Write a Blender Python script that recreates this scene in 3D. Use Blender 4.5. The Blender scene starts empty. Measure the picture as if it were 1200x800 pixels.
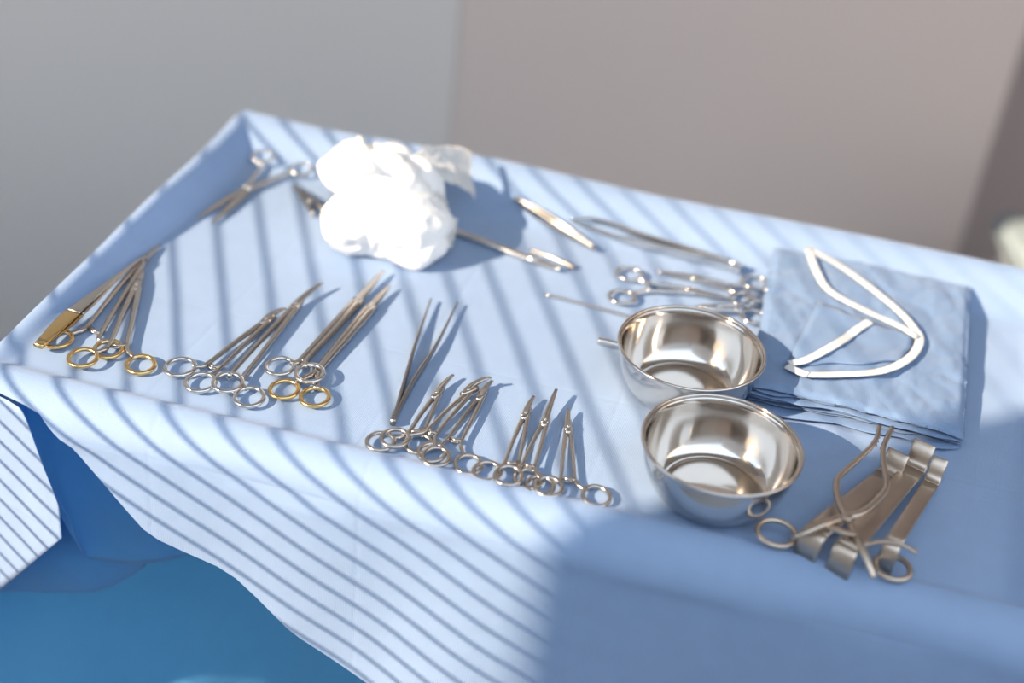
import bpy, bmesh, math, random
from mathutils import Vector, Matrix, noise
random.seed(7)
SC = bpy.context.scene
COL = SC.collection
R_ = math.radians
def V(*a): return Vector(a)

# ------------------------------------------------------------------ camera
FPX = 1667.0                       # 50 mm lens on a 36 mm wide sensor, 1200 px
PITCH, ROLL = R_(34.3), R_(6.5)
CAM = V(0, 0, 1.59)
TZ = 0.85                          # table top height
F = V(0, math.cos(PITCH), -math.sin(PITCH))
r0 = V(1, 0, 0); u0 = r0.cross(F)
RT = math.cos(ROLL)*r0 + math.sin(ROLL)*u0
UP = math.cos(ROLL)*u0 - math.sin(ROLL)*r0
cd = bpy.data.cameras.new('camera'); cam = bpy.data.objects.new('camera', cd); COL.objects.link(cam)
cd.sensor_width = 36; cd.lens = 50.0
cam.matrix_world = Matrix(((RT.x, UP.x, -F.x, CAM.x), (RT.y, UP.y, -F.y, CAM.y), (RT.z, UP.z, -F.z, CAM.z), (0, 0, 0, 1)))
cd.dof.use_dof = True; cd.dof.focus_distance = 1.215; cd.dof.aperture_fstop = 1.7
cd.clip_start = 0.05
SC.camera = cam

# ------------------------------------------------------------------ light
SC.view_settings.view_transform = 'Standard'; SC.view_settings.look = 'None'
SC.view_settings.gamma = 1.0; SC.view_settings.use_curve_mapping = False
SC.view_settings.exposure = -0.1
w = bpy.data.worlds.new('world'); SC.world = w; w.use_nodes = True
bg = w.node_tree.nodes['Background']; bg.inputs[0].default_value = (0.74, 0.89, 1.08, 1); bg.inputs[1].default_value = 2.1
SUN_AZ, SUN_EL = R_(29), R_(30)
SD = V(math.cos(SUN_AZ)*math.cos(SUN_EL), math.sin(SUN_AZ)*math.cos(SUN_EL), -math.sin(SUN_EL))
sl = bpy.data.lights.new('sun', 'SUN'); so = bpy.data.objects.new('sun', sl); COL.objects.link(so)
sl.energy = 11.0; sl.color = (1.0, 0.81, 0.60); sl.angle = R_(0.3)
so.location = (-3, -1.2, 3); so.rotation_euler = SD.to_track_quat('-Z', 'Y').to_euler()

# ------------------------------------------------------------------ pixel helpers
def ray(x, y): return F + RT*((x-600)/FPX) - UP*((y-400)/FPX)
def G(x, y, z=0.0):
    d = ray(x, y); return CAM + d*((TZ + z - CAM.z)/d.z)
PHI = R_(-10.7)
TU = V(math.cos(PHI), math.sin(PHI), 0); TV = V(-math.sin(PHI), math.cos(PHI), 0)
LIP = 0.030
TO = G(285, 128, LIP)                       # back left corner of the table, on top of its raised rim
TO = V(TO.x, TO.y, TZ)
def T(u, v, z=0.0): return TO + TU*u + TV*v + V(0, 0, z)
DEP = -(G(430, 530, .007) - TO).dot(TV)     # depth of the table
WID = 0.885
def on_v(x, y, v):                          # pixel ray meets the vertical plane v = const of the table
    d = ray(x, y); t = ((TO - CAM).dot(TV) + v)/d.dot(TV); p = CAM + d*t
    return V((p-TO).dot(TU), v, p.z-TZ)

# ------------------------------------------------------------------ materials
def mat(name, col, rough=.5, metal=0.0, spec=.5, var=0.0, vscale=30, rvar=0.0, bump=0.0, bscale=200, bdist=.0005, sheen=0.0, col2=None, aniso=0.0):
    m = bpy.data.materials.new(name); m.use_nodes = True
    nt = m.node_tree; b = nt.nodes['Principled BSDF']
    b.inputs['Base Color'].default_value = (*col, 1); b.inputs['Roughness'].default_value = rough
    b.inputs['Metallic'].default_value = metal; b.inputs['Specular IOR Level'].default_value = spec
    b.inputs['Sheen Weight'].default_value = sheen
    tc = nt.nodes.new('ShaderNodeTexCoord')
    if var or col2:
        n = nt.nodes.new('ShaderNodeTexNoise'); n.inputs['Scale'].default_value = vscale; n.inputs['Detail'].default_value = 4
        nt.links.new(tc.outputs['Object'], n.inputs['Vector'])
        mx = nt.nodes.new('ShaderNodeMix'); mx.data_type = 'RGBA'
        c2 = col2 or tuple(max(0, c*(1-var)) for c in col)
        mx.inputs['A'].default_value = (*col, 1); mx.inputs['B'].default_value = (*c2, 1)
        nt.links.new(n.outputs['Fac'], mx.inputs['Factor']); nt.links.new(mx.outputs['Result'], b.inputs['Base Color'])
    if rvar:
        n = nt.nodes.new('ShaderNodeTexNoise'); n.inputs['Scale'].default_value = vscale*2; n.inputs['Detail'].default_value = 3
        nt.links.new(tc.outputs['Object'], n.inputs['Vector'])
        mr = nt.nodes.new('ShaderNodeMapRange'); mr.inputs['To Min'].default_value = max(.02, rough-rvar); mr.inputs['To Max'].default_value = rough+rvar
        nt.links.new(n.outputs['Fac'], mr.inputs['Value']); nt.links.new(mr.outputs['Result'], b.inputs['Roughness'])
    if bump:
        n = nt.nodes.new('ShaderNodeTexNoise'); n.inputs['Scale'].default_value = bscale; n.inputs['Detail'].default_value = 3
        nt.links.new(tc.outputs['Object'], n.inputs['Vector'])
        bp = nt.nodes.new('ShaderNodeBump'); bp.inputs['Strength'].default_value = bump; bp.inputs['Distance'].default_value = bdist
        nt.links.new(n.outputs['Fac'], bp.inputs['Height']); nt.links.new(bp.outputs['Normal'], b.inputs['Normal'])
    return m

def cloth_mat(name, col, crease=True, uv=True, rough=.55, spec=.35):
    """blue nonwoven: pressed dot grid, fibre clouding, pressed fold creases"""
    m = bpy.data.materials.new(name); m.use_nodes = True
    nt = m.node_tree; L = nt.links.new; N = nt.nodes.new; b = nt.nodes['Principled BSDF']
    b.inputs['Roughness'].default_value = rough; b.inputs['Specular IOR Level'].default_value = spec
    b.inputs['Sheen Weight'].default_value = .25; b.inputs['Sheen Roughness'].default_value = .4
    tc = N('ShaderNodeTexCoord'); src = tc.outputs['UV' if uv else 'Object']
    vo = N('ShaderNodeTexVoronoi'); vo.inputs['Scale'].default_value = 720; vo.inputs['Randomness'].default_value = .12
    L(src, vo.inputs['Vector'])
    dots = N('ShaderNodeMapRange'); dots.inputs['From Min'].default_value = .18; dots.inputs['From Max'].default_value = .5
    L(vo.outputs['Distance'], dots.inputs['Value'])
    no = N('ShaderNodeTexNoise'); no.inputs['Scale'].default_value = 45; no.inputs['Detail'].default_value = 6
    L(src, no.inputs['Vector'])
    mx = N('ShaderNodeMix'); mx.data_type = 'RGBA'
    mx.inputs['A'].default_value = (*[c*.93 for c in col], 1); mx.inputs['B'].default_value = (*[min(1, c*1.07) for c in col], 1)
    L(no.outputs['Fac'], mx.inputs['Factor'])
    mx2 = N('ShaderNodeMix'); mx2.data_type = 'RGBA'; mx2.blend_type = 'MULTIPLY'
    mx2.inputs['B'].default_value = (.80, .88, .95, 1)
    inv = N('ShaderNodeMath'); inv.operation = 'MULTIPLY_ADD'; inv.inputs[1].default_value = -.75; inv.inputs[2].default_value = .75
    L(dots.outputs['Result'], inv.inputs[0]); L(inv.outputs[0], mx2.inputs['Factor'])
    L(mx.outputs['Result'], mx2.inputs['A']); L(mx2.outputs['Result'], b.inputs['Base Color'])
    bp = N('ShaderNodeBump'); bp.inputs['Strength'].default_value = .55; bp.inputs['Distance'].default_value = .0004
    L(dots.outputs['Result'], bp.inputs['Height'])
    n2 = N('ShaderNodeTexNoise'); n2.inputs['Scale'].default_value = 16; n2.inputs['Detail'].default_value = 4
    L(src, n2.inputs['Vector'])
    bp2 = N('ShaderNodeBump'); bp2.inputs['Strength'].default_value = .25; bp2.inputs['Distance'].default_value = .004
    L(n2.outputs['Fac'], bp2.inputs['Height']); L(bp.outputs['Normal'], bp2.inputs['Normal'])
    last = bp2
    if crease:
        sx = N('ShaderNodeSeparateXYZ'); L(src, sx.inputs[0])
        for ax, per, off in ((0, .182, .04), (1, .205, .135)):
            a = N('ShaderNodeMath'); a.operation = 'PINGPONG'; a.inputs[1].default_value = per/2
            o = N('ShaderNodeMath'); o.operation = 'ADD'; o.inputs[1].default_value = off
            L(sx.outputs[ax], o.inputs[0]); L(o.outputs[0], a.inputs[0])
            mr = N('ShaderNodeMapRange'); mr.interpolation_type = 'SMOOTHSTEP'
            mr.inputs['From Max'].default_value = .004; mr.inputs['To Min'].default_value = 1; mr.inputs['To Max'].default_value = 0
            L(a.outputs[0], mr.inputs['Value'])
            bb = N('ShaderNodeBump'); bb.inputs['Strength'].default_value = .2; bb.inputs['Distance'].default_value = .0009
            L(mr.outputs['Result'], bb.inputs['Height']); L(last.outputs['Normal'], bb.inputs['Normal']); last = bb
    L(last.outputs['Normal'], b.inputs['Normal'])
    tr = N('ShaderNodeBsdfTranslucent'); tr.inputs[0].default_value = (col[0]*.35, col[1]*.95, min(1, col[2]*1.35), 1)
    ms = N('ShaderNodeMixShader'); ms.inputs[0].default_value = .22
    L(b.outputs[0], ms.inputs[1]); L(tr.outputs[0], ms.inputs[2]); L(ms.outputs[0], nt.nodes['Material Output'].inputs['Surface'])
    return m

M = {}
M['drape'] = cloth_mat('blue_nonwoven', (.352, .475, .68))
M['gown'] = cloth_mat('gown_nonwoven', (.245, .36, .55), crease=False)
M['shade_blue'] = cloth_mat('drape_shade_blue', (.13, .44, .82), crease=False)  # same cloth; light seeping through the shaded folds is put into the colour
M['under'] = cloth_mat('deep_blue_cloth', (.17, .56, .98), crease=False, rough=.7)
M['steel'] = mat('satin_steel', (.60, .555, .51), .24, 1, var=.12, vscale=60, rvar=.06)
M['chrome'] = mat('bright_steel', (.74, .71, .68), .14, 1, var=.08, vscale=50, rvar=.05)
M['gold'] = mat('gold_plate', (.86, .60, .27), .2, 1, var=.12, vscale=80, rvar=.06)
M['dark'] = mat('brushed_steel', (.66, .555, .455), .36, 1, var=.15, vscale=40, rvar=.08)
M['grey'] = mat('dark_steel', (.40, .38, .36), .3, 1, var=.15, vscale=60, rvar=.06)
M['bowl'] = mat('bowl_steel', (.72, .67, .62), .11, 1, rvar=.05, vscale=14, var=.05)
_nt = M['bowl'].node_tree; _tg = _nt.nodes.new('ShaderNodeTangent'); _tg.direction_type = 'RADIAL'; _tg.axis = 'Z'
_nt.nodes['Principled BSDF'].inputs['Anisotropic'].default_value = .8; _nt.nodes['Principled BSDF'].inputs['Anisotropic Rotation'].default_value = .25
_nt.links.new(_tg.outputs[0], _nt.nodes['Principled BSDF'].inputs['Tangent'])
M['gauze'] = mat('white_gauze', (.93, .92, .90), .9, 0, spec=.1, bump=.4, bscale=500)
M['tape'] = mat('white_tape', (.66, .66, .65), .7, 0, spec=.2, bump=.3, bscale=900)
M['wall_l'] = mat('grey_wall_paint', (.90, .82, .745), .75, 0, spec=.25, var=.04, vscale=2.0, bump=.05, bscale=300)
M['wall_r'] = mat('taupe_wall_paint', (.88, .725, .64), .75, 0, spec=.25, var=.04, vscale=2.0, bump=.05, bscale=300)
M['wall_d'] = mat('dark_taupe_paint', (.52, .42, .385), .8, 0, spec=.2, var=.05, vscale=2)
M['wall'] = mat('room_paint', (.70, .67, .64), .8, 0, spec=.2, var=.03, vscale=2)
M['ceil'] = mat('ceiling_paint', (.66, .60, .54), .85, 0, spec=.2, var=.02, vscale=2)
M['floor'] = mat('grey_vinyl', (.36, .38, .41), .45, 0, spec=.4, var=.12, vscale=6)
M['slat'] = mat('blind_slat', (.62, .60, .56), .5, 0, var=.03, vscale=10)
M['frame'] = mat('window_frame', (.70, .70, .69), .4, 0, var=.02, vscale=10)
M['chair'] = mat('white_chair_shell', (.34, .41, .45), .5, 0, var=.02, vscale=8)
M['table'] = mat('table_steel', (.55, .55, .55), .35, 1, var=.05, vscale=20)

# ------------------------------------------------------------------ mesh helpers
def thing(name, label, cat, loc, group=None):
    o = bpy.data.objects.new(name, None); COL.objects.link(o); o.location = loc; o.empty_display_size = .02
    o['label'] = label; o['category'] = cat
    if group: o['group'] = group
    return o
def obj(name, bm, m, parent=None, loc=None, smooth=True, label=None, cat=None, group=None, kind=None):
    o = V(0, 0, 0)
    if parent is not None:
        p = parent
        while p is not None: o += Vector(p.location); p = p.parent
    if loc is not None: o = Vector(loc)
    for v in bm.verts: v.co -= o
    bmesh.ops.recalc_face_normals(bm, faces=bm.faces)
    me = bpy.data.meshes.new(name); bm.to_mesh(me); bm.free()
    if smooth:
        for p in me.polygons: p.use_smooth = True
    me.materials.append(M[m])
    ob = bpy.data.objects.new(name, me); COL.objects.link(ob)
    if parent is not None: ob.parent = parent
    elif loc is not None: ob.location = loc
    for k, x in (('label', label), ('category', cat), ('group', group), ('kind', kind)):
        if x: ob[k] = x
    return ob
def catmull(pts, n=6):
    if len(pts) < 3: 
        return [pts[0].lerp(pts[-1], i/n) for i in range(n+1)]
    P = [pts[0]*2-pts[1]] + list(pts) + [pts[-1]*2-pts[-2]]; out = []
    for i in range(1, len(P)-2):
        a, b, c, d = P[i-1:i+3]
        for k in range(n):
            t = k/n; out.append(.5*((2*b) + (c-a)*t + (2*a-5*b+4*c-d)*t*t + (3*b-a-3*c+d)*t**3))
    out.append(pts[-1]); return out
def lerpl(vals, t):
    x = t*(len(vals)-1); i = min(int(x), len(vals)-2); return vals[i]+(vals[i+1]-vals[i])*(x-i)
def sweep(bm, pts, hw, hh, up=V(0, 0, 1), side=None, n=10, e=2.6, closed=False):
    """tube with super-elliptic section; hw across, hh along `up`; hw, hh are lists blended along the path"""
    if not isinstance(hw, (list, tuple)): hw = [hw, hw]
    if not isinstance(hh, (list, tuple)): hh = [hh, hh]
    N = len(pts); rings = []
    for i, p in enumerate(pts):
        if closed: t = pts[(i+1) % N]-pts[i-1]
        else: t = pts[min(i+1, N-1)]-pts[max(i-1, 0)]
        t.normalize()
        if side is not None: s = side.normalized(); w_ = s.cross(t).normalized()
        else: s = t.cross(up).normalized(); w_ = s.cross(t).normalized()
        f = i/max(1, N-1); a, b = lerpl(hw, f), lerpl(hh, f); ring = []
        for k in range(n):
            th = 2*math.pi*(k+.5)/n; c, q = math.cos(th), math.sin(th)
            ring.append(bm.verts.new(p + s*(a*math.copysign(abs(c)**(2/e), c)) + w_*(b*math.copysign(abs(q)**(2/e), q))))
        rings.append(ring)
    m = N if closed else N-1
    for i in range(m):
        A, B = rings[i], rings[(i+1) % N]
        for k in range(n): bm.faces.new((A[k], A[(k+1) % n], B[(k+1) % n], B[k]))
    if not closed:
        bm.faces.new(rings[0][::-1]); bm.faces.new(rings[-1])
    return bm
def torus(c, ax, ay, r1, r2, tube_w, tube_h, n=36, k=10):
    bm = bmesh.new()
    pts = [c + ax*(r1*math.cos(2*math.pi*i/n)) + ay*(r2*math.sin(2*math.pi*i/n)) for i in range(n)]
    return sweep(bm, pts, tube_w, tube_h, up=ax.cross(ay), n=k, e=2.2, closed=True)
def disc(c, r, h, n=14, ax=V(0, 0, 1)):
    bm = bmesh.new(); q = ax.to_track_quat('Z', 'Y').to_matrix()
    prof = [(r, -h), (r, h*.7), (r*.8, h), ]
    rr = [[bm.verts.new(c + q @ V(a*math.cos(2*math.pi*i/n), a*math.sin(2*math.pi*i/n), z)) for i in range(n)] for a, z in prof]
    for A, B in zip(rr, rr[1:]):
        for i in range(n): bm.faces.new((A[i], A[(i+1) % n], B[(i+1) % n], B[i]))
    bm.faces.new(rr[0][::-1]); bm.faces.new(rr[-1]); return bm
def box(bm, lo, hi, X=V(1, 0, 0), Y=V(0, 1, 0), O=V(0, 0, 0), bev=0.0):
    vs = [bm.verts.new(O + X*x + Y*y + V(0, 0, z)) for x in (lo[0], hi[0]) for y in (lo[1], hi[1]) for z in (lo[2], hi[2])]
    fs = [bm.faces.new([vs[i] for i in q]) for q in ((0, 1, 3, 2), (4, 6, 7, 5), (0, 4, 5, 1), (2, 3, 7, 6), (0, 2, 6, 4), (1, 5, 7, 3))]
    if bev:
        es = list({e for f in fs for e in f.edges}); bmesh.ops.bevel(bm, geom=es, offset=bev, segments=2, affect='EDGES')
    return bm
def grid(bm, rows, uvs=None, thick=0):
    vs = [[bm.verts.new(p) for p in r] for r in rows]
    uvl = bm.loops.layers.uv.verify() if uvs else None
    for i in range(len(vs)-1):
        for j in range(len(vs[0])-1):
            f = bm.faces.new((vs[i][j], vs[i][j+1], vs[i+1][j+1], vs[i+1][j]))
            if uvs:
                for l, (a, b) in zip(f.loops, ((i, j), (i, j+1), (i+1, j+1), (i+1, j))): l[uvl].uv = uvs[a][b]
    return bm
def sm(x): x = max(0., min(1., x)); return x*x*(3-2*x)

# ------------------------------------------------------------------ the room
ES = V(math.cos(R_(106)), math.sin(R_(106)), 0)     # direction of the window wall and of its slats
EN = V(ES.y, -ES.x, 0)                              # into the room
WB, WS = -.92, 2.05                                # window wall at EN = WB, back wall at ES = WS
def Rm(n, s, z): return EN*n + ES*s + V(0, 0, z)
def back_to_wall(p):                                # where the sun ray through p crosses the window wall
    t = (p.dot(EN)-WB)/SD.dot(EN); q = p - SD*t; return q.dot(ES), q.z
JF = sum(back_to_wall(G(*p))[0] for p in ((720, 598), (900, 555), (1160, 492)))/3
JB, ZS, ZH = 1.34, .74, 2.2                         # window opening: front / back jamb, sill, head
CEIL, RIGHT, FRONT = 2.75, 3.0, -2.2
bm = box(bmesh.new(), (WB-.2, FRONT, -.1), (RIGHT+.2, WS+.9, 0), EN, ES); obj('floor', bm, 'floor', smooth=False, kind='structure')
bm = bmesh.new(); box(bm, (WB-.2, .55, CEIL), (RIGHT+.2, WS+.9, CEIL+.1), EN, ES); obj('ceiling', bm, 'ceil', smooth=False, kind='structure')
bm = box(bmesh.new(), (RIGHT, FRONT, 0), (RIGHT+.15, WS+.9, CEIL), EN, ES); obj('wall_right', bm, 'wall', smooth=False, kind='structure')
bm = box(bmesh.new(), (WB-.15, FRONT-.15, 0), (RIGHT+.15, FRONT, CEIL), EN, ES); obj('wall_front', bm, 'wall', smooth=False, kind='structure')
# back wall: a grey and a taupe panel meeting at a joint, then a darker recess
def on_back(x, y, s=WS):
    d = ray(x, y); t = s/d.dot(ES); return (d*t).dot(EN)
NJ = on_back(537, 50); NC = on_back(1158, 180)
wb = obj('wall_back', box(bmesh.new(), (WB, WS+.012, 0), (NC-.004, WS+.12, CEIL), EN, ES), 'wall_d', smooth=False, kind='structure')
obj('panel', box(bmesh.new(), (WB, WS, 0), (NJ-.0007, WS+.014, CEIL), EN, ES, bev=.0008), 'wall_l', wb, smooth=False)
obj('panel', box(bmesh.new(), (NJ+.0007, WS, 0), (NC, WS+.014, CEIL), EN, ES, bev=.0008), 'wall_r', wb, smooth=False)
obj('wall_recess', box(bmesh.new(), (NC-.3, WS+.35, 0), (RIGHT, WS+.45, CEIL), EN, ES), 'wall_d', smooth=False, kind='structure')
# unseen blocker added outside the window to bound the sunlight on the camera side (far off, so its shadow edge is soft)
PX = WB-3.2
PS = JF - (WB-PX+.3)*(SD.dot(ES)/SD.dot(EN))
obj('sun_blocker', box(bmesh.new(), (PX-.3, PS-3.0, 0), (PX, PS, 6), EN, ES), 'wall', smooth=False, kind='structure')
JF -= .10
bm = bmesh.new()
box(bm, (WB-.15, FRONT, 0), (WB, JF, CEIL), EN, ES); box(bm, (WB-.15, JB, 0), (WB, WS+.9, CEIL), EN, ES)
box(bm, (WB-.15, JF, 0), (WB, JB, ZS), EN, ES); box(bm, (WB-.15, JF, ZH), (WB, JB, CEIL), EN, ES)
obj('wall_left', bm, 'wall', smooth=False, kind='structure')
# window frame and venetian blind; the slats cast the stripes
wf = obj('window_1', box(bmesh.new(), (WB-.15, JF-.01, ZS-.03), (WB+.05, JB+.01, ZS), EN, ES, bev=.004), 'frame', smooth=False, kind='structure')
obj('window_frame', box(bmesh.new(), (WB-.12, JF, ZH-.045), (WB-.07, JB, ZH), EN, ES), 'frame', wf, smooth=False)
obj('window_frame', box(bmesh.new(), (WB-.12, JB-.03, ZS), (WB-.07, JB, ZH), EN, ES), 'frame', wf, smooth=False)
bl = thing('venetian_blind', 'pale venetian blind with open tilted slats in the left window', 'blind', Rm(WB-.03, (JF+JB)/2, ZS))
SLP = -SD.z/SD.dot(EN); S0 = back_to_wall(G(205, 395))[1]; PITCHZ = (back_to_wall(G(650, 384))[1]-S0)/8; tilt = math.tan(SUN_EL)
BX = WB-.03
zoff = -.03*-SLP                     # blind hangs 3 cm outside the reference plane
zs = [S0 + i*PITCHZ + zoff for i in range(-40, 80)]
zs = [z for z in zs if ZS+.012 < z < ZH-.06]
var = []
for q_ in range(6):                              # upper slats hang a little flatter to the sun than the lower ones
    bmx = bmesh.new(); ang = SUN_EL-R_(6.5*(1-q_/5)); hwid = .0125; prof = []
    for i in range(7):
        q = -1+2*i/6; x = q*hwid; h = (.0021-.0013*q_/5)*(1-q*q)
        prof.append((x*math.cos(ang)+h*math.sin(ang), -x*math.sin(ang)+h*math.cos(ang)))
    hl = (JB-JF)/2-.006
    top = [[bmx.verts.new(EN*a + ES*s + V(0, 0, b)) for a, b in prof] for s in (-hl, hl)]
    for i in range(6): bmx.faces.new((top[0][i], top[0][i+1], top[1][i+1], top[1][i]))
    bmesh.ops.solidify(bmx, geom=list(bmx.faces), thickness=.0004)
    me = bpy.data.meshes.new('slat'); bmx.to_mesh(me); bmx.free(); me.materials.append(M['slat']); var.append(me)
for z in zs:
    f_ = max(0, min(5, int((z-S0-.20)/.26*5)))
    so_ = bpy.data.objects.new('slat', var[f_]); COL.objects.link(so_); so_.parent = bl
    so_.location = V(0, 0, z-ZS)
obj('head_rail', box(bmesh.new(), (BX-.018, JF+.004, ZH-.045), (BX+.018, JB-.004, ZH-.005), EN, ES, bev=.003), 'slat', bl, smooth=False)
obj('bottom_rail', box(bmesh.new(), (BX-.012, JF+.006, ZS+.001), (BX+.012, JB-.006, ZS+.011), EN, ES, bev=.002), 'slat', bl, smooth=False)

# ------------------------------------------------------------------ instrument table (under the cloth)
tb = thing('instrument_table', 'steel instrument table hidden under the light blue drape', 'table', T(WID/2, -DEP/2, -TZ))
obj('table_top', box(bmesh.new(), (.012, -DEP+.012, -.03), (WID-.012, -.012, -.004), TU, TV, TO, bev=.004), 'table', tb, smooth=False)
for a in (.50, WID-.08):
    for b in (-DEP+.12, -.06):
        obj('leg', box(bmesh.new(), (a-.012, b-.012, -TZ+.001), (a+.012, b+.012, -.03), TU, TV, TO, bev=.003), 'table', tb, smooth=False)

# ------------------------------------------------------------------ drape
def UL(v): return -.030*sm((-v-.1)/.45)             # left edge bows out a little toward the front
def rim(u, v):
    """height of the cloth over the tray: raised rim left, back and right, a low one in front"""
    nz = noise.noise(V(u*7, v*7, 3.1)); u -= UL(v)
    zl = (LIP*(1-.84*sm((-v-.16)/.34))+.003*nz)*sm(1-(u-.005)/(.032-.015*sm((-v-.10)/.25))) if u < .06 else 0
    zb = (LIP+.004*noise.noise(V(u*5, 0, 9)))*sm(1-(-v-.004)/(.075+.02*noise.noise(V(u*4, 1, 2))))
    zr = .012*sm(1-(WID-u)/.03)
    zf = .007*sm(1-(v+DEP)/.016)
    z = max(zl, zb, zr, zf)
    fl = -.0007*(1+noise.noise(V(u*14, v*14, 0.5)))*sm(u/.1)
    return z + fl*(1-sm(z/.005))
def Gs(x, y, dz=0.0):                       # first point of the cloth that the pixel ray meets
    z = .042
    while z > 0:
        p = G(x, y, z); u, v = (p-TO).dot(TU), (p-TO).dot(TV)
        if u > UL(v)-.004 and v < .004 and rim(u, v) >= z: break
        z -= .0005
    return G(x, y, max(z, 0)+dz)
ALPHA = R_(.5); RR = .034
SK = -DEP-RR*.95
hem_px = [(0, 461), (44, 481), (87, 529), (131, 577), (171, 621), (193, 636), (238, 658), (267, 673), (306, 708), (341, 743), (400, 785), (425, 800)]
hem = []
def prof_v(dr):                             # v of the front fall at a given drop
    if dr <= 0: return -DEP
    a1 = math.pi/2-ALPHA; d1 = RR*(1-math.cos(a1))-.007
    if dr < d1: return -DEP-RR*math.sin(math.acos(max(-1, min(1, 1-(dr+.007)/RR))))
    return -DEP-RR*math.sin(a1)-(dr-d1)*math.tan(ALPHA)
for x, y in hem_px:
    lo, hi = 0.0, .6
    for _ in range(40):
        m_ = (lo+hi)/2; p = on_v(x, y, prof_v(m_))
        if -p.z > m_: lo = m_
        else: hi = m_
    hem.append((m_, on_v(x, y, prof_v(m_)).x))
hem.sort()
def uleft(drop):
    if drop <= hem[0][0]:
        return UL(-DEP)+(hem[0][1]-UL(-DEP))*sm(drop/max(1e-4, hem[0][0]))
    for (d0, a), (d1, b) in zip(hem, hem[1:]):
        if drop <= d1: return a+(b-a)*(drop-d0)/(d1-d0)
    (d0, a), (d1, b) = hem[-2:]
    return b+(b-a)/(d1-d0)*(drop-d1)
bm = bmesh.new()
US = [0]
x = 0
while x < 1-1e-6:
    x = min(1, x + (.0035 if x < .075 else .0075)); US.append(x)
rows, uvs = [], []
# back fall, top
prof = []
for d in (.30, .2, .1, .05, .025): prof.append(('b', d))
vv = 0.0
VS = [0, .002, .005, .009]
while VS[-1] < DEP-.03: VS.append(VS[-1]+(.005 if VS[-1] < .12 else .0085))
VS += [DEP-.022, DEP-.018, DEP-.014, DEP-.010, DEP-.006, DEP-.003, DEP]
for kind, d in prof:
    rows.append([T(WID*s, .012*sm(d/.03)+.01*math.sin(s*22)*d, LIP-.012-d+.004*noise.noise(V(s*5, 0, 9))) for s in US]); uvs.append([(WID*s, .1+d) for s in US])
for d in VS:
    rows.append([T(UL(-d)+(WID-UL(-d))*s, -d, rim(UL(-d)+(WID-UL(-d))*s, -d)) for s in US]); uvs.append([(WID*s, -d) for s in US])
arc = 0
na = 12
for i in range(1, na+1):
    a = i/na*(math.pi/2-ALPHA); v = -DEP-RR*math.sin(a); z = .007-RR*(1-math.cos(a)); arc = RR*a
    ul = lambda q: uleft(q)
    row, uvr = [], []
    for s in US:
        L0 = uleft(max(0, -z)); u = L0+(WID-L0)*s
        # the edge roll is tight near the corner
        row.append(T(u, v+.004*noise.noise(V(u*6, z*6, 4))*sm(-z/.03), z)); uvr.append((u, -DEP-arc))
    rows.append(row); uvs.append(uvr)
z0 = z; v0 = v
def skirt(u, dr):
    """outward offset of the front fall"""
    f = .006*math.sin(u*17+.6)*sm((dr-.02)/.25)+.004*math.sin(u*41+2+dr*9)*sm(dr/.3)
    f += .004*noise.noise(V(u*9, dr*5, 7))
    g = sm((dr-.22)/.14)*sm((.55-u)/.2)       # doubled, creased hem low on the left
    f += g*(.006*noise.noise(V(u*10+dr*22, dr*26-u*12, 2))+.003*noise.noise(V(u*20+dr*40, dr*45-u*25, 5)))
    return f
dr = -z0
while dr < .62:
    dr += .0085
    row, uvr = [], []
    for s in US:
        L0 = uleft(dr); u = L0+(WID+.02*sm(dr/.3)-L0)*s
        k = sm((s-.97)/.03)
        row.append(T(u, v0-(dr+z0)*math.tan(ALPHA)-skirt(u, dr)+k*.03, -dr)); uvr.append((u, -DEP-arc-(dr+z0)))
    rows.append(row); uvs.append(uvr)
grid(bm, rows, uvs)
# left and right falls
for side in (0, 1):
    rows, uvs = [], []
    vs_ = [0] + [d for d in VS[1:]]
    for q in (0, .004, .009, .016, .03, .05, .08, .12, .16, .2, .25):
        row, uvr = [], []
        for d in vs_:
            if side == 0:
                o = -.014*sm(q/.016)-.035*q-.03*q*math.sin(d*19)*sm(q/.1); row.append(T(o+UL(-d), -d, rim(UL(-d), -d)-q*(1+.15*sm(d/DEP))))
            else:
                o = .02*sm(q/.02)+.08*q+.05*q*math.sin(d*15); row.append(T(WID+o, -d, rim(WID, -d)-q*1.5))
            uvr.append((-q if side == 0 else WID+q, -d))
        rows.append(row); uvs.append(uvr)
    grid(bm, rows, uvs)
bmesh.ops.remove_doubles(bm, verts=bm.verts, dist=.0003)
drape = obj('surgical_drape', bm, 'drape', loc=T(WID/2, -DEP/2, 0), label='light blue surgical drape spread over the table and falling at its front', cat='drape')
# gathered corner at the front left: a lit pleat and, behind it, a shaded one
def loft(cols, nr=26, nc=30, seed=1, amp=.003, bulge=.012):
    """cols: list of (top, bottom) in table coordinates"""
    tops = catmull([c[0] for c in cols], nc//(len(cols)-1)); bots = catmull([c[1] for c in cols], nc//(len(cols)-1))
    rows, uvs = [], []
    for i in range(nr+1):
        f = i/nr; row, uvr = [], []
        for a, b in zip(tops, bots):
            p = a.lerp(b, f); p = p + V(0, -bulge*math.sin(math.pi*f), 0)
            p.y += amp*noise.noise(V(p.x*22, p.z*16, seed)); row.append(T(*p)); uvr.append((p.x+p.y*.5, p.z))
        rows.append(row); uvs.append(uvr)
    return grid(bmesh.new(), rows, uvs)
def solid(o, t):
    m = o.modifiers.new('thickness', 'SOLIDIFY'); m.thickness = t; m.offset = 0
    return o
def pl(l): return [(on_v(a, b, -DEP+c), on_v(d, e, -DEP+f)) for a, b, c, d, e, f in l]
def proj(p):
    q = p-CAM; d = q.dot(F); return 600+FPX*q.dot(RT)/d, 400-FPX*q.dot(UP)/d
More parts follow.
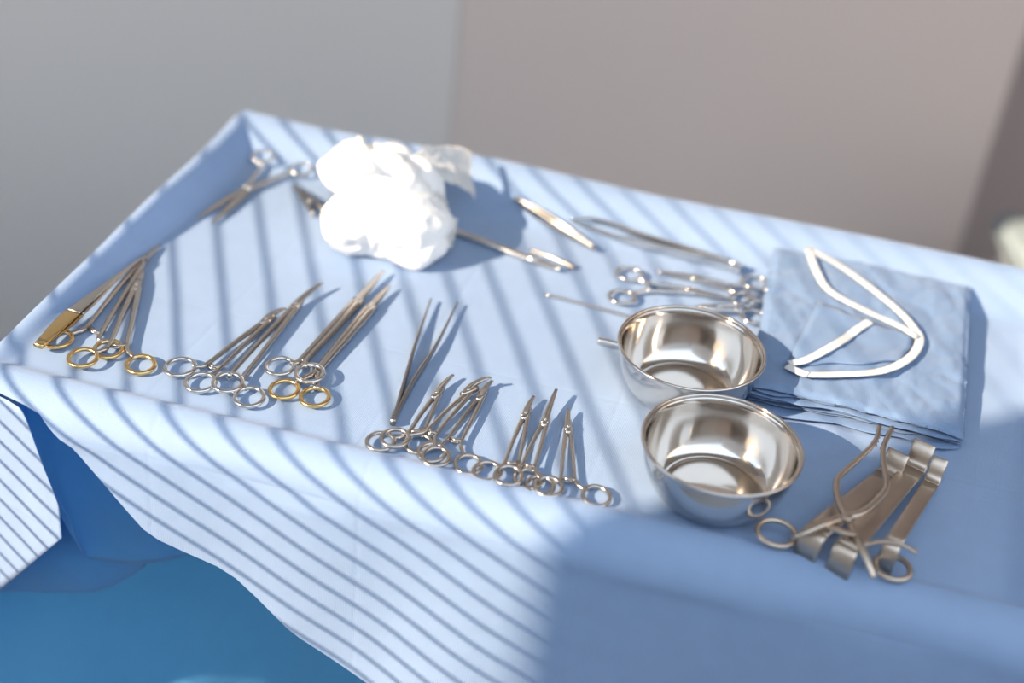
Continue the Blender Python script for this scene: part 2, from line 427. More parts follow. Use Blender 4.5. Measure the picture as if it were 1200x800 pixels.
def zline(u, v, a, b):                      # height at which the upright through (u, v) crosses the image line a-b
    lo, hi = -.6, .05
    def side_(z):
        x, y = proj(T(u, v, z)); return (b[0]-a[0])*(y-a[1])-(b[1]-a[1])*(x-a[0])
    s0 = side_(lo)
    for _ in range(40):
        m_ = (lo+hi)/2
        if side_(m_)*s0 > 0: lo = m_
        else: hi = m_
    return (lo+hi)/2
_u0 = on_v(0, 560, -DEP-.012).x
HL = ((0, 690), (80, 624)); EL = ((21, 468), (80, 624))
c1 = []
for du, v_ in ((-.30, .10), (-.18, .06), (-.10, .03), (-.04, .003), (0, -.012), (.014, -.017), (.028, -.022), (.042, -.027), (.056, -.031), (.07, -.035)):
    u_ = _u0+du; vv_ = -DEP+v_
    zb = zline(u_, vv_, *HL); zt = -.012
    if du > .004: zt = min(zt, zline(u_, vv_, *EL))
    c1.append((V(u_, vv_, max(zt, zb+.002)), V(u_, vv_, zb)))
solid(obj('corner_pleat', loft(c1, seed=3, nc=48, amp=.0015, bulge=0), 'drape', drape), .0006)
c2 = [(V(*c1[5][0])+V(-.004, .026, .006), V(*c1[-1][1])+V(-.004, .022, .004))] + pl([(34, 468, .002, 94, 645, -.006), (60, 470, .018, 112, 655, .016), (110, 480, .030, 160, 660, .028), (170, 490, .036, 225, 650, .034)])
solid(obj('corner_pleat', loft(c2, seed=8), 'shade_blue', drape), .0006)
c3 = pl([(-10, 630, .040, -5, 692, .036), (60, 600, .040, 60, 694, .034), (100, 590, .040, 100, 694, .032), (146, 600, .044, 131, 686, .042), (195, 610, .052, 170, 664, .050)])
solid(obj('corner_pleat', loft(c3, seed=12), 'shade_blue', drape), .0006)
# deep blue cloth hanging below
rows, uvs = [], []
path = catmull([V(-.34, -DEP+.26, 0), V(-.30, -DEP+.12, 0), V(-.18, -DEP+.09, 0), V(.02, -DEP+.18, 0), V(.30, -DEP+.39, 0), V(.46, -DEP+.50, 0)], 24)
for i in range(34):
    z = -.035-(TZ-.04)*i/33; row, uvr = [], []; L = 0
    for j, p in enumerate(path):
        t = path[min(j+1, len(path)-1)]-path[max(j-1, 0)]; t.normalize(); nn = V(t.y, -t.x, 0)
        if j: L += (p-path[j-1]).length
        k = sm(i/12)*(.007*math.sin(L*26-1.2)+.003*math.sin(L*47+1+i*.05))
        row.append(T(p.x+nn.x*-k*-1, p.y+nn.y*k, z-.22*sm((.10-p.x)/.1)*(1-i/33))); uvr.append((L, z))
    rows.append(row); uvs.append(uvr)
obj('under_drape', grid(bmesh.new(), rows, uvs), 'under', loc=T(.3, -DEP/2, -.4), label='deep blue cloth hanging in shade below the light blue drape', cat='cloth')

# ------------------------------------------------------------------ ringed instruments
def ring_tool(name, label, cat, tip, joint, knees, rings, rr=.0112, hm='steel', jm='steel', z=.004, tipz=None, bend=0.0, tip2=None,
              group=None, sw=.0016, jw=.0026, rmat=None, scissor=False, lockm=None, rz=None, tube=.0019):
    """two crossing halves: jaw, box lock, shank, finger ring, ratchet. Anchors are pixels on the table."""
    if tipz is None: tipz = z
    rz = rz or (z, z)
    J = Gs(*joint, z); tp = [Gs(*tip, tipz), Gs(*(tip2 or tip), tipz)]
    K = [Gs(*k, (z+rz[i])/2) for i, k in enumerate(knees)]; C = [Gs(*c, rz[i]) for i, c in enumerate(rings)]
    ctr = (J+tp[0]+C[0]+C[1])/4
    t = thing(name, label, cat, V(ctr.x, ctr.y, TZ), group)
    ax = ((tp[0]+tp[1])/2-J); ax.z = 0; ax.normalize(); sd = V(0, 0, 1).cross(ax)
    back = ((C[0]+C[1])/2 - J).normalized()
    for k in range(2):
        side = 1 if (K[k]-K[1-k]).dot(sd) > 0 else -1
        # ring
        d = (C[k]-K[k]); d.z = 0; dl = d.length; d.normalize()
        e1 = (-back*.75 + -d*.25); e1.z = 0; e1.normalize(); e2 = V(0, 0, 1).cross(e1)
        obj('finger_ring', torus(C[k], e1, e2, rr*1.06, rr*.96, tube*1.05, tube*.95), rmat or hm, t)
        # shank
        hit = C[k]-d*(rr*.98)
        js = J + sd*(side*sw*.75)
        mid = K[k].lerp(hit, .5) + (K[k]-J).normalized()*min(.004, dl*.2)
        path = catmull([js+ax*.004, js.lerp(K[k], .5)+sd*(side*.0004), K[k], mid, hit-d*-.0006], 7)
        obj('shank', sweep(bmesh.new(), path, [sw*1.5, sw*1.15, sw, sw*1.05, sw*1.15], [sw*1.25, sw*1.15, sw, sw, sw*.95], n=10, e=2.4), hm, t)
        # jaw on the other side
        tk = tp[k] if tip2 else tp[0]
        js2 = J - sd*(side*jw*.42) - ax*.004
        tt = tk - sd*(side*(.0007 if not tip2 else 0))
        path = []
        for i in range(15):
            f = i/14; p = js2.lerp(tt, f) + sd*(bend*4*f*(1-f)*.5) + sd*(bend*.0)
            path.append(p)
        if scissor: obj('blade', sweep(bmesh.new(), path, [jw*.8, jw*1.1, jw*.9, .0006], [.0011, .001, .0009, .0005], n=8, e=4), jm, t)
        else: obj('jaw', sweep(bmesh.new(), path, [jw*.8, jw*.74, jw*.62, jw*.46, .0007], [.0027, .0024, .002, .0015, .0007], n=8, e=3), jm, t)
        # ratchet
        if not scissor:
            q0 = K[k]+V(0, 0, .0012*(1 if k else -1)); q1 = K[k].lerp(K[1-k], .8)+V(0, 0, .0012*(1 if k else -1)) + back*.001
            obj('ratchet', sweep(bmesh.new(), [q0, q0.lerp(q1, .5)+back*.0015, q1], .0015, .001, n=8, e=4), hm, t)
    if not scissor:
        obj('box_lock', sweep(bmesh.new(), [J-ax*.008, J-ax*.005, J, J+ax*.006, J+ax*.010], [jw*.8, jw*1.05, jw*1.15, jw*1.1, jw*.95], [.0024, .0029, .003, .0029, .0026], n=12, e=3.2), lockm or jm, t)
    obj('screw', disc(J+V(0, 0, .003 if not scissor else .0022), .0017, .0008), 'chrome', t)
    return t

GA = 'ringed instruments laid in rows on the drape'
# gold handled cluster
ring_tool('needle_holder', 'long needle holder with gold rings, partly under the gold-ended forceps', 'needle holder', (187, 287), (166, 306), [(103, 381), (118, 391)], [(68, 397), (127, 409)],
          rr=.0122, hm='steel', rmat='gold', z=.0035, tipz=.003, group=GA, sw=.0022, jw=.0036)
ring_tool('needle_holder', 'short-jawed gold-ringed needle holder lying over the one under the gold-ended forceps', 'needle holder', (168, 317), (160, 336), [(128, 404), (149, 405)], [(97, 419), (165, 427)],
          rr=.0122, hm='steel', rmat='gold', z=.0045, tipz=.004, rz=(.006, .003), group=GA, sw=.0021, jw=.0036)
# silver pair
ring_tool('hemostat', 'silver hemostat with bent tip, leftmost of the silver-ringed tools', 'forceps', (335, 361), (312, 376), [(243, 426), (258, 431)], [(211, 430), (235, 448)],
          rr=.0125, z=.004, tipz=.006, bend=.006, group=GA, hm='steel', sw=.0019, rmat='chrome')
ring_tool('hemostat', 'silver hemostat with shut slender jaws beside the bent-tipped one', 'forceps', (378, 331), (346, 358), [(272, 436), (286, 442)], [(267, 448), (292, 465)],
          rr=.0125, z=.005, tipz=.009, bend=.003, group=GA, sw=.0020, rmat='chrome', rz=(.0065, .004))
# long closed pair
ring_tool('needle_holder', 'long straight needle holder with silver rings over the gold-ringed one', 'needle holder', (449, 317), (418, 354), [(353, 421), (359, 422)], [(328, 429), (363, 437)],
          rr=.0122, z=.0045, tipz=.006, rz=(.006, .0085), group=GA, sw=.0026, jw=.0036, rmat='chrome')
ring_tool('needle_holder', 'long straight needle holder with gold rings beneath the silver-ringed one', 'needle holder', (456, 335), (433, 362), [(371, 433), (377, 431)], [(333, 456), (369, 465)],
          rr=.0122, z=.004, tipz=.006, rz=(.004, .004), group=GA, sw=.0026, jw=.0036, rmat='gold')
# small clamps at the front edge
MQ = [('leftmost of the six small clamps along the front table edge', (531, 439), (512, 462), [(479, 506), (498, 503)], [(446, 517), (491, 520)], .004, .0065, .003),
      ('second of the six small clamps, its curved jaw lying over the third', (575, 442), (549, 459), [(501, 503), (512, 508)], [(463, 513), (511, 535)], .0065, .012, .007),
      ('third of the six small clamps, spread wide under the second', (577, 446), (564, 464), [(526, 512), (541, 517)], [(506, 530), (549, 544)], .004, .005, .003),
      ('fourth of the six small clamps, first after the gap', (626, 464), (616, 486), [(591, 542), (608, 542)], [(571, 552), (619, 561)], .004, .0065, .002),
      ('fifth of the six small clamps, with the finest needle-like tip', (652, 456), (639, 494), [(612, 543), (627, 547)], [(596, 557), (643, 570)], .0065, .011, .001),
      ('small clamp nearest the bowls, standing wide open at its rings', (667, 479), (666, 502), [(657, 559), (674, 562)], [(633, 569), (699, 581)], .004, .0065, .002)]
for lab, tip, jo, kn, rg, z, tz, bd in MQ:
    ring_tool('mosquito_clamp', lab, 'clamp', tip, jo, kn, rg, rr=.0113, z=z, tipz=tz, bend=bd, group='small clamps along the front edge', sw=.0016, jw=.0027, tube=.0018,
              rz=(z+.001, z-.0005))
# scissors at the back
ring_tool('scissors', 'open steel scissors at the far left corner of the table', 'scissors', (230, 255), (291, 220), [(330, 206), (305, 197)], [(353, 198), (308, 183)], tip2=(248, 262),
          rr=.012, z=.004, tipz=.003, scissor=True, sw=.0024, jw=.0042, tube=.0017, hm='chrome', jm='steel')
# ringed tools behind the bowls
ring_tool('hemostat', 'steel hemostat behind the upper bowl with rings pointing left', 'forceps', (858, 350), (812, 341), [(762, 332), (760, 341)], [(738, 321), (729, 348)], rr=.0122, z=.004, tipz=.006, bend=-.002,
          group=GA, sw=.002, jw=.003, hm='chrome', rmat='chrome')
ring_tool('hemostat', 'steel hemostat behind the upper bowl, rearmost with rings near the gown', 'forceps', (770, 318), (815, 326), [(856, 334), (854, 340)], [(884, 331), (872, 351)], rr=.0122, z=.004, tipz=.005,
          group=GA, sw=.002, jw=.003, hm='chrome', rmat='chrome')
ring_tool('hemostat', 'steel hemostat half hidden by the upper bowl, rings stacked by the gown', 'forceps', (800, 362), (830, 361), [(864, 358), (862, 364)], [(889, 345), (884, 371)], rr=.0122, z=.0068, tipz=.005,
          group=GA, sw=.002, jw=.003, hm='chrome', rmat='chrome', rz=(.0085, .0045))

# ------------------------------------------------------------------ tweezers
def tweezers(label, tail, arms, z, hw, hh, m='steel', tailm=None, split=.35, group='thumb forceps on the drape', tipz=None):
    tl = Gs(*tail, z); A = [[Gs(*p, z if (tipz is None or i < len(a)-1) else tipz) for i, p in enumerate(a)] for a in arms]
    ctr = (tl+A[0][-1])/2; t = thing('thumb_forceps', label, 'forceps', V(ctr.x, ctr.y, TZ), group)
    for a in A:
        path = catmull([tl]+a, 10); n = len(path)
        if tailm:
            c = int(n*split)
            f = split
            h1 = [lerpl(hh, q*f) for q in (0, .25, .5, .75, 1)]; h2 = [lerpl(hh, f+(1-f)*q) for q in (0, .2, .4, .6, .8, 1)]
            obj('arm_end', sweep(bmesh.new(), path[:c+1], hw, h1, n=10, e=4), tailm, t, label='gold-plated end of the forceps')
            obj('arm', sweep(bmesh.new(), path[c:], [hw, hw, hw, hw*.8, hw*.6], h2, n=10, e=4), m, t)
        else:
            obj('arm', sweep(bmesh.new(), path, [hw, hw*1.1, hw, hw*.8, hw*.5], hh, n=10, e=4), m, t)
    d = (A[0][0]-tl).normalized()
    obj('tail_joint', sweep(bmesh.new(), [tl-d*.003, tl, tl+d*.006, tl+d*.012], hw*1.7, hh[0]*1.02, n=10, e=4), tailm or m, t)
    return t
tweezers('slim steel thumb forceps standing open, points toward the gauze', (461, 493), [[(472, 455), (489, 396), (505, 350)], [(483, 450), (511, 405), (536, 354)]], .0046, .0015, [.003, .0042, .0044, .0036, .002, .0009], m='grey', tipz=.005)
bt = thing('thumb_forceps', 'broad thumb forceps with gold-plated end lying on the gold-ringed needle holders', 'forceps', Gs(105, 350), 'thumb forceps on the drape')
for k in range(2):
    dz = .0035 if k else 0
    P = catmull([Gs(46, 404, .0085), Gs(66, 386, .0085+dz*.8), Gs(88, 366, .0095+dz), Gs(112, 346, .0095+dz), Gs(140, 322, .0085+dz*.7), Gs(166, 301, .0085+dz*.1)], 8)
    c = 16; W = [.0046, .0062, .0072, .0068, .0052, .0036, .0022, .0012]
    f = c/(len(P)-1)
    sdv = (P[-1]-P[0]).cross(V(0, 0, 1)).normalized()*(-.0022 if k else .0022)
    P = [p+sdv*math.sin(math.pi*min(1, i/(len(P)-1)*1.2)) for i, p in enumerate(P)]
    obj('arm_end', sweep(bmesh.new(), P[:c+1], [lerpl(W, f*q/4) for q in range(5)], .0011, n=10, e=5), 'gold', bt, label='gold-plated end of the forceps')
    obj('arm', sweep(bmesh.new(), P[c:], [lerpl(W, f+(1-f)*q/6)*.93 for q in range(7)], .0012, n=10, e=5), 'steel', bt)
d = (P[1]-P[0]).normalized()
obj('tail_joint', sweep(bmesh.new(), [P[0]-d*.002, P[0], P[0]+d*.006], .0048, .0022, n=10, e=4), 'gold', bt)
tweezers('short steel thumb forceps on the far side right of the gauze', (606, 234), [[(630, 247), (660, 266), (698, 291)], [(626, 249), (655, 268), (697, 292)]], .0056, .0011, [.0025, .0045, .005, .004, .002], m='grey')
tweezers('long pale thumb forceps on the far side behind the ringed instruments', (866, 314), [[(830, 301), (760, 279), (718, 263), (690, 256), (668, 258)], [(828, 304), (760, 288), (720, 277), (690, 266), (672, 260)]], .006, .0013, [.0062, .006, .005, .0035, .002, .0012], m='chrome')

# ------------------------------------------------------------------ rods and small pieces
def rod(name, label, cat, pts, r, m, z=None, extra=None):
    z = z or r[0] if isinstance(r, (list, tuple)) else (z or r)
    P = [Gs(*p, z) for p in pts]; c = (P[0]+P[-1])/2
    t = thing(name, label, cat, V(c.x, c.y, TZ))
    obj('shaft', sweep(bmesh.new(), catmull(P, 8), r, r, n=14, e=2), m, t)
    d = (P[-1]-P[0]).normalized(); r1 = r[-1] if isinstance(r, (list, tuple)) else r; r0_ = r[0] if isinstance(r, (list, tuple)) else r
    obj('end_cap', sweep(bmesh.new(), [P[-1]-d*.003, P[-1], P[-1]+d*.002], [r1*1.12, r1*1.12, r1*.7], [r1*1.05, r1*1.05, r1*.7], n=14, e=2), m, t)
    if extra:
        for a, b, k in extra:
            q0, q1 = P[0].lerp(P[-1], a), P[0].lerp(P[-1], b)
            obj('collar', sweep(bmesh.new(), [q0, q0.lerp(q1, .3), q0.lerp(q1, .7), q1], [r0_*k*.9, r0_*k, r0_*k, r0_*k*.9], [r0_*k*.9, r0_*k, r0_*k, r0_*k*.9], n=14, e=2), m, t)
    return t
rod('suction_tube', 'polished steel tube running out from under the gauze', 'tube', [(530, 270), (563, 282), (620, 303), (655, 315)], [.0040, .0040, .0038, .003], 'chrome', extra=[(.72, .8, 1.25)])
rod('probe', 'short slim probe with dark end beside the polished tube', 'probe', [(622, 293), (645, 301), (672, 313)], [.0018, .0022, .0032], 'grey')
rod('probe', 'thin pale steel probe left of the upper bowl, behind its rim', 'probe', [(638, 345), (690, 358), (745, 373)], [.0018, .0018], 'chrome')
rod('scalpel_handle', 'flat steel handle end poking out left of the upper bowl', 'handle', [(701, 399), (715, 402), (736, 407)], [.0035, .0035], 'chrome')
t = thing('towel_clip', 'small dark steel clip left of the gauze near the scissors', 'clip', G(362, 236))
for a, b in (((344, 217), (368, 252)), ((348, 220), (380, 246))):
    P = [Gs(*a, .004), Gs((a[0]+b[0])/2+1, (a[1]+b[1])/2, .005), Gs(*b, .004)]
    obj('arm', sweep(bmesh.new(), catmull(P, 6), [.0016, .003, .0022], [.002, .003, .002], n=8), 'grey', t)
obj('pivot', disc(Gs(363, 236, .008), .0032, .0014), 'chrome', t)

# ------------------------------------------------------------------ bowls
def bowl(px, label):
    c = G(*px, .052); c.z = TZ
    RB = .0652; H = .0525
    t = thing('steel_bowl', label, 'bowl', c, 'steel bowls on the drape')
    def lathe(prof, n=72):
        bm = bmesh.new(); rr = []
        for r, z in prof:
            rr.append([bm.verts.new(c + V(r*math.cos(2*math.pi*i/n), r*math.sin(2*math.pi*i/n), z)) for i in range(n)] if r > 1e-5 else [bm.verts.new(c+V(0, 0, z))])
        for A, B in zip(rr, rr[1:]):
            if len(A) == 1:
                for i in range(n): bm.faces.new((A[0], B[i], B[(i+1) % n]))
            elif len(B) == 1:
                for i in range(n): bm.faces.new((A[i], A[(i+1) % n], B[0]))
            else:
                for i in range(n): bm.faces.new((A[i], A[(i+1) % n], B[(i+1) % n], B[i]))
        return bm
    out = [(0, .0030), (.034, .0030), (.038, .0024), (.0405, .0004), (.0425, .0006), (.0455, .0030)]
    for i in range(1, 12):
        a = i/11; out.append((.0455+(.0168)*(1-(1-a)**2.1), .0030+.0455*a**1.15))
    inn = [(r-.0011, z+.0011*(1 if i < 4 else .4)) for i, (r, z) in enumerate(out)][::-1]
    floor_ = [(.0445, .0046), (.041, .0028), (.0385, .0034), (.034, .0046), (0, .0044)]
    inn = [p for p in inn if p[1] > .006]
    obj('body', lathe(out + [(.0633, .0500)] + [(.0624, .0500)] + inn + floor_), 'bowl', t)
    obj('rolled_rim', torus(c+V(0, 0, .0507), V(1, 0, 0), V(0, 1, 0), .0642, .0642, .0014, .0015, n=80, k=12), 'bowl', t)
    return t
bowl((811, 405), 'round steel bowl standing farther back, beside the folded gown')
bowl((847, 518), 'round steel bowl nearest the camera, beside the retractors')

# ------------------------------------------------------------------ retractors
def strip(label, near, far, wd, zn, up, down):
    a, b = G(*near, zn), G(*far, .0035); ax = (b-a); L = ax.length; ax.normalize(); axh = V(ax.x, ax.y, 0).normalized(); side = axh.cross(V(0, 0, 1))
    c = (a+b)/2; t = thing('retractor', label, 'retractor', V(c.x, c.y, TZ), 'flat strip retractors in the shade')
    obj('blade', sweep(bmesh.new(), [a.lerp(b, i/8) for i in range(9)], wd, .0011, side=side, n=12, e=5), 'dark', t)
    def arcp(p, dr, sgn, r, length, a0):
        out = [p]; n = 8; ang = a0; q = p.copy(); step = r*(math.pi/2-.12)/n
        for i in range(n):
            ang += sgn*(math.pi/2-.12)/n; q = q + (dr*math.cos(ang)+V(0, 0, math.sin(ang)))*step; out.append(q.copy())
        out.append(q + (dr*math.cos(ang)+V(0, 0, math.sin(ang)))*length); return out
    sl_ = math.asin(ax.z)
    obj('far_lip', sweep(bmesh.new(), arcp(b, axh, 1, .008, up, sl_), wd, .0011, side=side, n=12, e=5), 'dark', t)
    obj('near_hook', sweep(bmesh.new(), arcp(a, -axh, -1, .007, down, -sl_), wd, .0011, side=-side, n=12, e=5), 'dark', t)
    return t
strip('broad flat retractor with bent ends, leftmost under the ringed spreader', (957, 622), (1040, 556), .0096, .026, .012, .017)
strip('broad flat retractor with bent ends, middle one with the tallest lip', (994, 640), (1071, 549), .0096, .026, .015, .017)
strip('narrow flat retractor with bent ends, rightmost of the three', (1048, 634), (1091, 566), .0066, .027, .013, .019)
# self retaining spreader on top
ht = thing('wound_spreader', 'ringed self-retaining spreader with curved arms crossing over the flat retractors', 'retractor', G(995, 610))
def zp(p): return [G(x/3.636+870, y/3.636+480, z+.004) for x, y, z in p]
arm1 = zp([(585, 72, .026), (562, 140, .026), (490, 215, .024), (412, 285, .024), (400, 335, .024), (415, 405, .025), (450, 470, .027), (500, 560, .027), (535, 650, .022), (560, 715, .016)])
arm2 = zp([(640, 76, .028), (602, 160, .027), (602, 230, .027), (615, 320, .027), (588, 372, .027), (510, 438, .029), (440, 455, .029), (340, 490, .031), (240, 535, .024), (215, 540, .014)])
for a, nm in ((arm1, 'arm'), (arm2, 'arm')):
    obj('arm', sweep(bmesh.new(), catmull(a, 7), [.002, .0022, .0024, .003, .0033, .0028, .0024], [.002, .0021, .0022, .0022, .0022, .0022, .002], n=12, e=2.8), 'dark', ht)
cA = G(145/3.636+870, 525/3.636+480, .012); cB = G(640/3.636+870, 672/3.636+480, .012)
for c, r in ((cA, .0150), (cB, .0135)): obj('finger_ring', torus(c, V(1, 0, 0), V(0, 1, 0), r, r, .0023, .0022), 'dark', ht)
q = zp([(352, 490, .030), (420, 515, .031), (480, 530, .031)])
obj('ratchet', sweep(bmesh.new(), catmull(q, 6), [.0022, .0032, .0022], .0009, n=8, e=4), 'dark', ht)
q = zp([(520, 575, .028), (600, 560, .026), (680, 575, .025), (745, 606, .022)])
obj('ratchet', sweep(bmesh.new(), catmull(q, 6), [.0014, .0018, .0016, .0022], .0012, n=8, e=4), 'dark', ht)
obj('pivot', disc(zp([(446, 458, .032)])[0], .0042, .0016), 'dark', ht)
for i in range(4):
    f = i/3
    for s, (x0, y0, x1, y1) in ((1, (578, 88, 560, 138)), (-1, (628, 92, 604, 150))):
        x, y = x0+(x1-x0)*f, y0+(y1-y0)*f
        p, q = zp([(x, y, .0255), (x+s*17, y+10, .0245)])
        obj('tooth', sweep(bmesh.new(), [p, p.lerp(q, .6), q-V(0, 0, .002)], [.0012, .0009, .0003], [.0012, .0009, .0003], n=6, e=2), 'dark', ht)

# ------------------------------------------------------------------ folded gown
gw = thing('folded_gown', 'folded blue surgical gown with a looped white tie on top', 'gown', G(1015, 410))
TH = [.029, .014, .022, .028]
cor = [G(882, 447, TH[0]), G(1131, 511, TH[1]), G(1139, 333, TH[2]), G(909, 285, TH[3])]
cor = [V(p.x, p.y, 0) for p in cor]
def bil(a, b, c4=cor): return c4[0].lerp(c4[1], a).lerp(c4[3].lerp(c4[2], a), b)
def gth(a, b):
    base = (TH[0]*(1-a)+TH[1]*a)*(1-b)+(TH[3]*(1-a)+TH[2]*a)*b
    return base + .004*math.sin(math.pi*min(1, max(0, a)))*(1-.5*b)
def gtop(a, b):
    ed = min(1, min(a, 1-a)/.03)*min(1, min(b, 1-b)/.02)
    w_ = .0022*noise.noise(V(a*4, b*5, 1))+.0011*noise.noise(V(a*13+b*6, b*11-a*5, 4))
    # radiating pull folds round the tie
    w_ -= .0030*max(0, .25-abs(noise.noise(V(a*3+b*4, b*2.2-a*3, 11))))*2
    w_ += .0016*abs(noise.noise(V(a*6-b*10, a*9+b*4, 8)))+.0007*abs(noise.noise(V(a*17+b*9, b*15-a*8, 3)))
    return gth(a, b)*.9+w_+.0016-.003*(1-sm(ed))
def slab(za, zb, jit, seed, nx=36, ny=28, top=False):
    bm = bmesh.new(); rws, uvs_ = [], []
    lo, hi = [], []
    for j in range(ny+1):
        r1, r2, uu = [], [], []
        for i in range(nx+1):
            a, b = i/nx, j/ny
            p = bil(a, b)
            fr = (1-b)**6; rg = a**8
            o = noise.noise(V(a*5, seed*3.7, 0))*jit*fr + jit*.6*random.Random(seed).uniform(-1, 1)*fr
            p = p + TV*(-o) - TU*(rg*abs(jit)*.5*random.Random(seed+50).random())
            z1, z2 = za*gth(a, b), zb*gth(a, b)
            rd = .35*(z2-z1)*max(fr, rg)
            wv = .0006*noise.noise(V(a*14, b*9, seed))
            r1.append(p+V(0, 0, TZ+z1+wv*.5+rd)); r2.append(p+V(0, 0, (TZ+gtop(a, b)) if top else (TZ+z2+wv-rd))); uu.append((a*.2, b*.27))
        lo.append(r1); hi.append(r2); uvs_.append(uu)
    grid(bm, hi, uvs_); grid(bm, [r[::-1] for r in lo], [r[::-1] for r in uvs_])
    edge_hi = hi[0]+[r[-1] for r in hi[1:]]+hi[-1][::-1][1:]+[r[0] for r in hi[::-1][1:]]
    edge_lo = lo[0]+[r[-1] for r in lo[1:]]+lo[-1][::-1][1:]+[r[0] for r in lo[::-1][1:]]
    mid = [h.lerp(l, .5)+(h-bil(.5, .5)-V(0, 0, h.z)).normalized()*.0012 for h, l in zip(edge_hi, edge_lo)]
    grid(bm, [edge_lo, mid, edge_hi], [[(i*.005, k*.002) for i in range(len(mid))] for k in range(3)])
    bmesh.ops.remove_doubles(bm, verts=bm.verts, dist=.00002)
    return bm
NL = 7
for k in range(NL):
    obj('fold_layer', slab(k/(NL+1)*.9+.01, (k+.96)/(NL+1)*.9+.01, .008 if k else .003, k+1), 'gown', gw)
obj('top_panel', slab(NL/(NL+1)*.9, .9, .004, 33, nx=90, ny=90, top=True), 'gown', gw)
def inv(p):                                 # world point to pack coordinates
    a = b = .5
    for _ in range(12):
        q = bil(a, b); ea = bil(a+.01, b)-q; eb = bil(a, b+.01)-q; d = p-q
        det = ea.x*eb.y-ea.y*eb.x; a += .01*(d.x*eb.y-d.y*eb.x)/det; b += .01*(ea.x*d.y-ea.y*d.x)/det
    return a, b
def ontop(x, y, dz):
    z = .024
    for _ in range(4):
        p = G(x, y, z); a, b = inv(V(p.x, p.y, 0)); z = gtop(min(1, max(0, a)), min(1, max(0, b)))
    return G(x, y, z+dz)
def patch(pxs, dz, n=14):
    """four pixel corners -> a sheet hugging the pack"""
    rows, uvs = [], []
    for j in range(n+1):
        r, q = [], []
        for i in range(n+1):
            f, g = i/n, j/n
            x = (pxs[0][0]*(1-f)+pxs[1][0]*f)*(1-g)+(pxs[3][0]*(1-f)+pxs[2][0]*f)*g
            y = (pxs[0][1]*(1-f)+pxs[1][1]*f)*(1-g)+(pxs[3][1]*(1-f)+pxs[2][1]*f)*g
            r.append(ontop(x+3*noise.noise(V(g*4, f*2, 3)), y+3*noise.noise(V(f*4, g*2, 6)), dz+.0012*noise.noise(V(f*5, g*5, 1)))); q.append((f*.07, g*.07))
        rows.append(r); uvs.append(q)
    return grid(bmesh.new(), rows, uvs)
solid(obj('flap', patch([(922, 428), (1058, 424), (1074, 396), (958, 352)], .0016), 'gown', gw), .0006)
def ribbon(pxs, dz, wd=.0043):
    P = catmull([V(x, y, 0) for x, y in pxs], 8)
    z = [dz]*len(P) if not isinstance(dz, (list, tuple)) else [lerpl(dz, i/(len(P)-1)) for i in range(len(P))]
    W = [ontop(p.x, p.y, q) for p, q in zip(P, z)]
    return sweep(bmesh.new(), W, wd, .00035, n=8, e=5)
def zg(l): return [(x/3.0758+870, y/3.0758+270) for x, y in l]
tie = obj('tie', ribbon(zg([(236, 62), (330, 112), (450, 195), (560, 285), (615, 345), (640, 392), (612, 450), (530, 498), (420, 515), (240, 518), (180, 498)]), [.004, .0036, .0036, .0042, .0045, .0048, .0045, .0045]), 'tape', gw, label='white cloth tie looped on the gown')
obj('tie_strand', ribbon(zg([(238, 64), (268, 145), (318, 218), (450, 290), (570, 345), (632, 384)]), [.005, .0048, .005, .0052, .006]), 'tape', tie)
obj('tie_strand', ribbon(zg([(168, 478), (235, 464), (350, 402), (420, 352), (462, 326)]), [.0055, .004, .0042, .004]), 'tape', tie)
obj('tie_fold', ribbon(zg([(238, 520), (190, 502), (160, 486)]), [.005, .0055], wd=.0050), 'tape', tie)

# ------------------------------------------------------------------ gauze
def gpos(x, y, z): return G(x, y, z)
O = gpos(450, 238, .042)
lumps = [(gpos(446, 235, .040), (.050, .040, .050)), (gpos(432, 208, .055), (.040, .034, .036)), (gpos(418, 258, .030), (.036, .034, .028)), (gpos(470, 262, .030), (.050, .040, .034)), (gpos(482, 225, .042), (.030, .030, .034)), (gpos(455, 192, .060), (.030, .022, .027)),
         (gpos(400, 205, .050), (.022, .024, .020)), (gpos(485, 285, .018), (.036, .026, .022)), (gpos(505, 262, .02), (.026, .024, .02))]
bm = bmesh.new(); bmesh.ops.create_icosphere(bm, subdivisions=6, radius=1)
for v in bm.verts:
    d = v.co.normalized(); best = .012
    for c, r in lumps:
        o = O-c; A = sum((d[i]/r[i])**2 for i in range(3)); B = 2*sum(d[i]*o[i]/r[i]**2 for i in range(3)); C = sum((o[i]/r[i])**2 for i in range(3))-1
        D = B*B-4*A*C
        if D > 0:
            t_ = (-B+math.sqrt(D))/(2*A)
            if t_ > 0: best = max(best, t_)
    p = O+d*best
    q = p*1.0
    n1 = abs(noise.noise(q*17+V(3, 1, 2))); n2 = abs(noise.noise(q*55+V(1, 7, 2))); n3 = noise.noise(q*120)
    p += d*(.016*(.35-1.3*n1)+.0025*(.4-2*n2)+.0004*n3)
    p.z = max(p.z, TZ+.0012+.0006*noise.noise(q*60))
    v.co = p
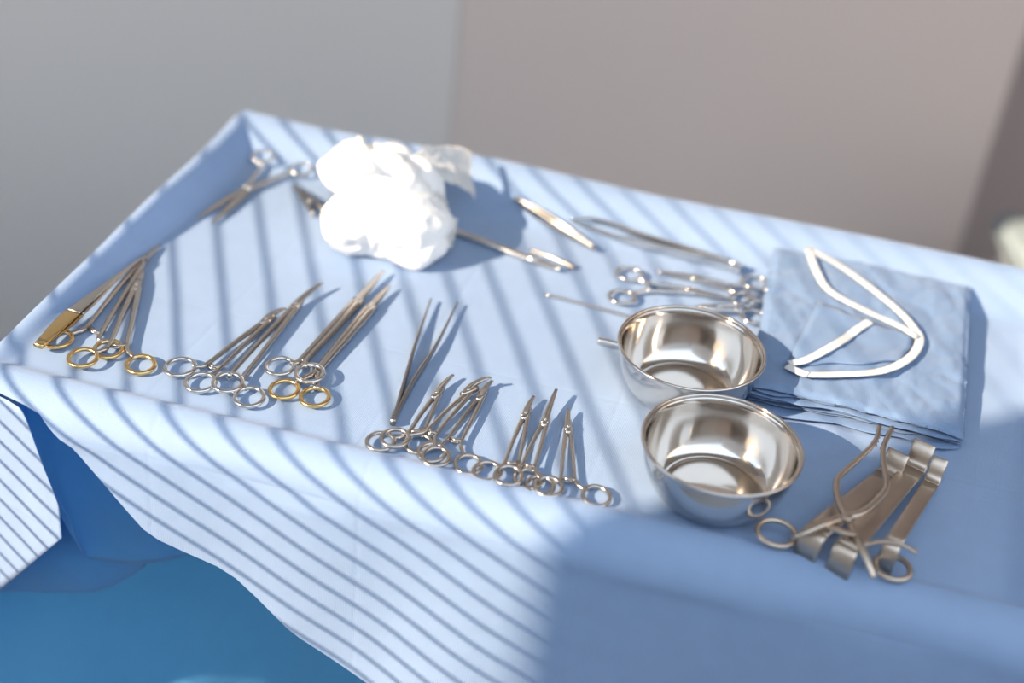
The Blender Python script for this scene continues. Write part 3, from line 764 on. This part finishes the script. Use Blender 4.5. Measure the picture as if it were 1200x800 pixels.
# free wing of the sheet on the right and a folded flap below
def sheet(corners, sag, seed, n=26, th=.0016):
    rows = []
    for j in range(n+1):
        r = []
        for i in range(n+1):
            f, g = i/n, j/n
            p = corners[0].lerp(corners[1], f).lerp(corners[3].lerp(corners[2], f), g)
            p = p + V(.004*noise.noise(V(f*4, g*3, seed)), .006*noise.noise(V(f*3, g*4, seed+4)), sag*math.sin(math.pi*f)+.006*abs(noise.noise(V(f*5, g*2.5, seed+9))))
            p.z = max(p.z, TZ+.002); r.append(p)
        rows.append(r)
    b2 = bmesh.new(); grid(b2, rows); bmesh.ops.solidify(b2, geom=list(b2.faces), thickness=th)
    me = bpy.data.meshes.new('tmp'); b2.to_mesh(me); b2.free(); bm.from_mesh(me); bpy.data.meshes.remove(me)
sheet([gpos(488, 212, .052), gpos(556, 234, .030), gpos(551, 178, .052), gpos(476, 186, .074)], .010, 2)
sheet([gpos(395, 226, .05), gpos(440, 200, .09), gpos(428, 163, .085), gpos(379, 184, .060)], .006, 12)
sheet([gpos(505, 305, .006), gpos(530, 290, .010), gpos(537, 256, .026), gpos(496, 268, .045)], .004, 5)
sheet([gpos(490, 270, .045), gpos(520, 262, .03), gpos(526, 238, .040), gpos(484, 220, .06)], .003, 9)
obj('gauze_pad', bm, 'gauze', loc=G(455, 262), label='crumpled white gauze heaped on the far part of the table', cat='gauze')

# ------------------------------------------------------------------ pale chair at the right edge
def at_y(x, y, Y): d = ray(x, y); return CAM + d*(Y/d.y)
cc = at_y(1396, 508, 1.72)
ch = thing('chair', 'pale rounded chair back just showing at the right picture edge', 'chair', V(cc.x, cc.y+.2, 0))
bm = bmesh.new(); rows = []
for j in range(25):
    r = []
    for i in range(33):
        a, b = -1+2*i/32, -1+2*j/24
        x = .31*a; z = .46*b
        sc_ = 1.0 if b < 0 else math.sqrt(max(.0, 1-(b**3)))*.75+.25*(1-b)
        r.append(V(cc.x+x*sc_, cc.y+.06*(1-a*a)+.05*b, cc.z+z))
    rows.append(r)
grid(bm, rows); bmesh.ops.solidify(bm, geom=list(bm.faces), thickness=.02)
obj('backrest', bm, 'chair', ch)
obj('seat', box(bmesh.new(), (cc.x-.21, cc.y+.08, .43), (cc.x+.21, cc.y+.5, .47), bev=.015), 'chair', ch)
for sx in (-1, 1):
    for sy in (.1, .47):
        obj('leg', sweep(bmesh.new(), [V(cc.x+sx*.19, cc.y+sy, .002), V(cc.x+sx*.17, cc.y+sy, .43)], .012, .012, up=V(0, 1, 0), n=10, e=2), 'table', ch)
    obj('back_post', sweep(bmesh.new(), [V(cc.x+sx*.12, cc.y+.1, .45), V(cc.x+sx*.12, cc.y+.07, cc.z-.1)], .012, .012, up=V(0, 1, 0), n=10, e=2), 'table', ch)
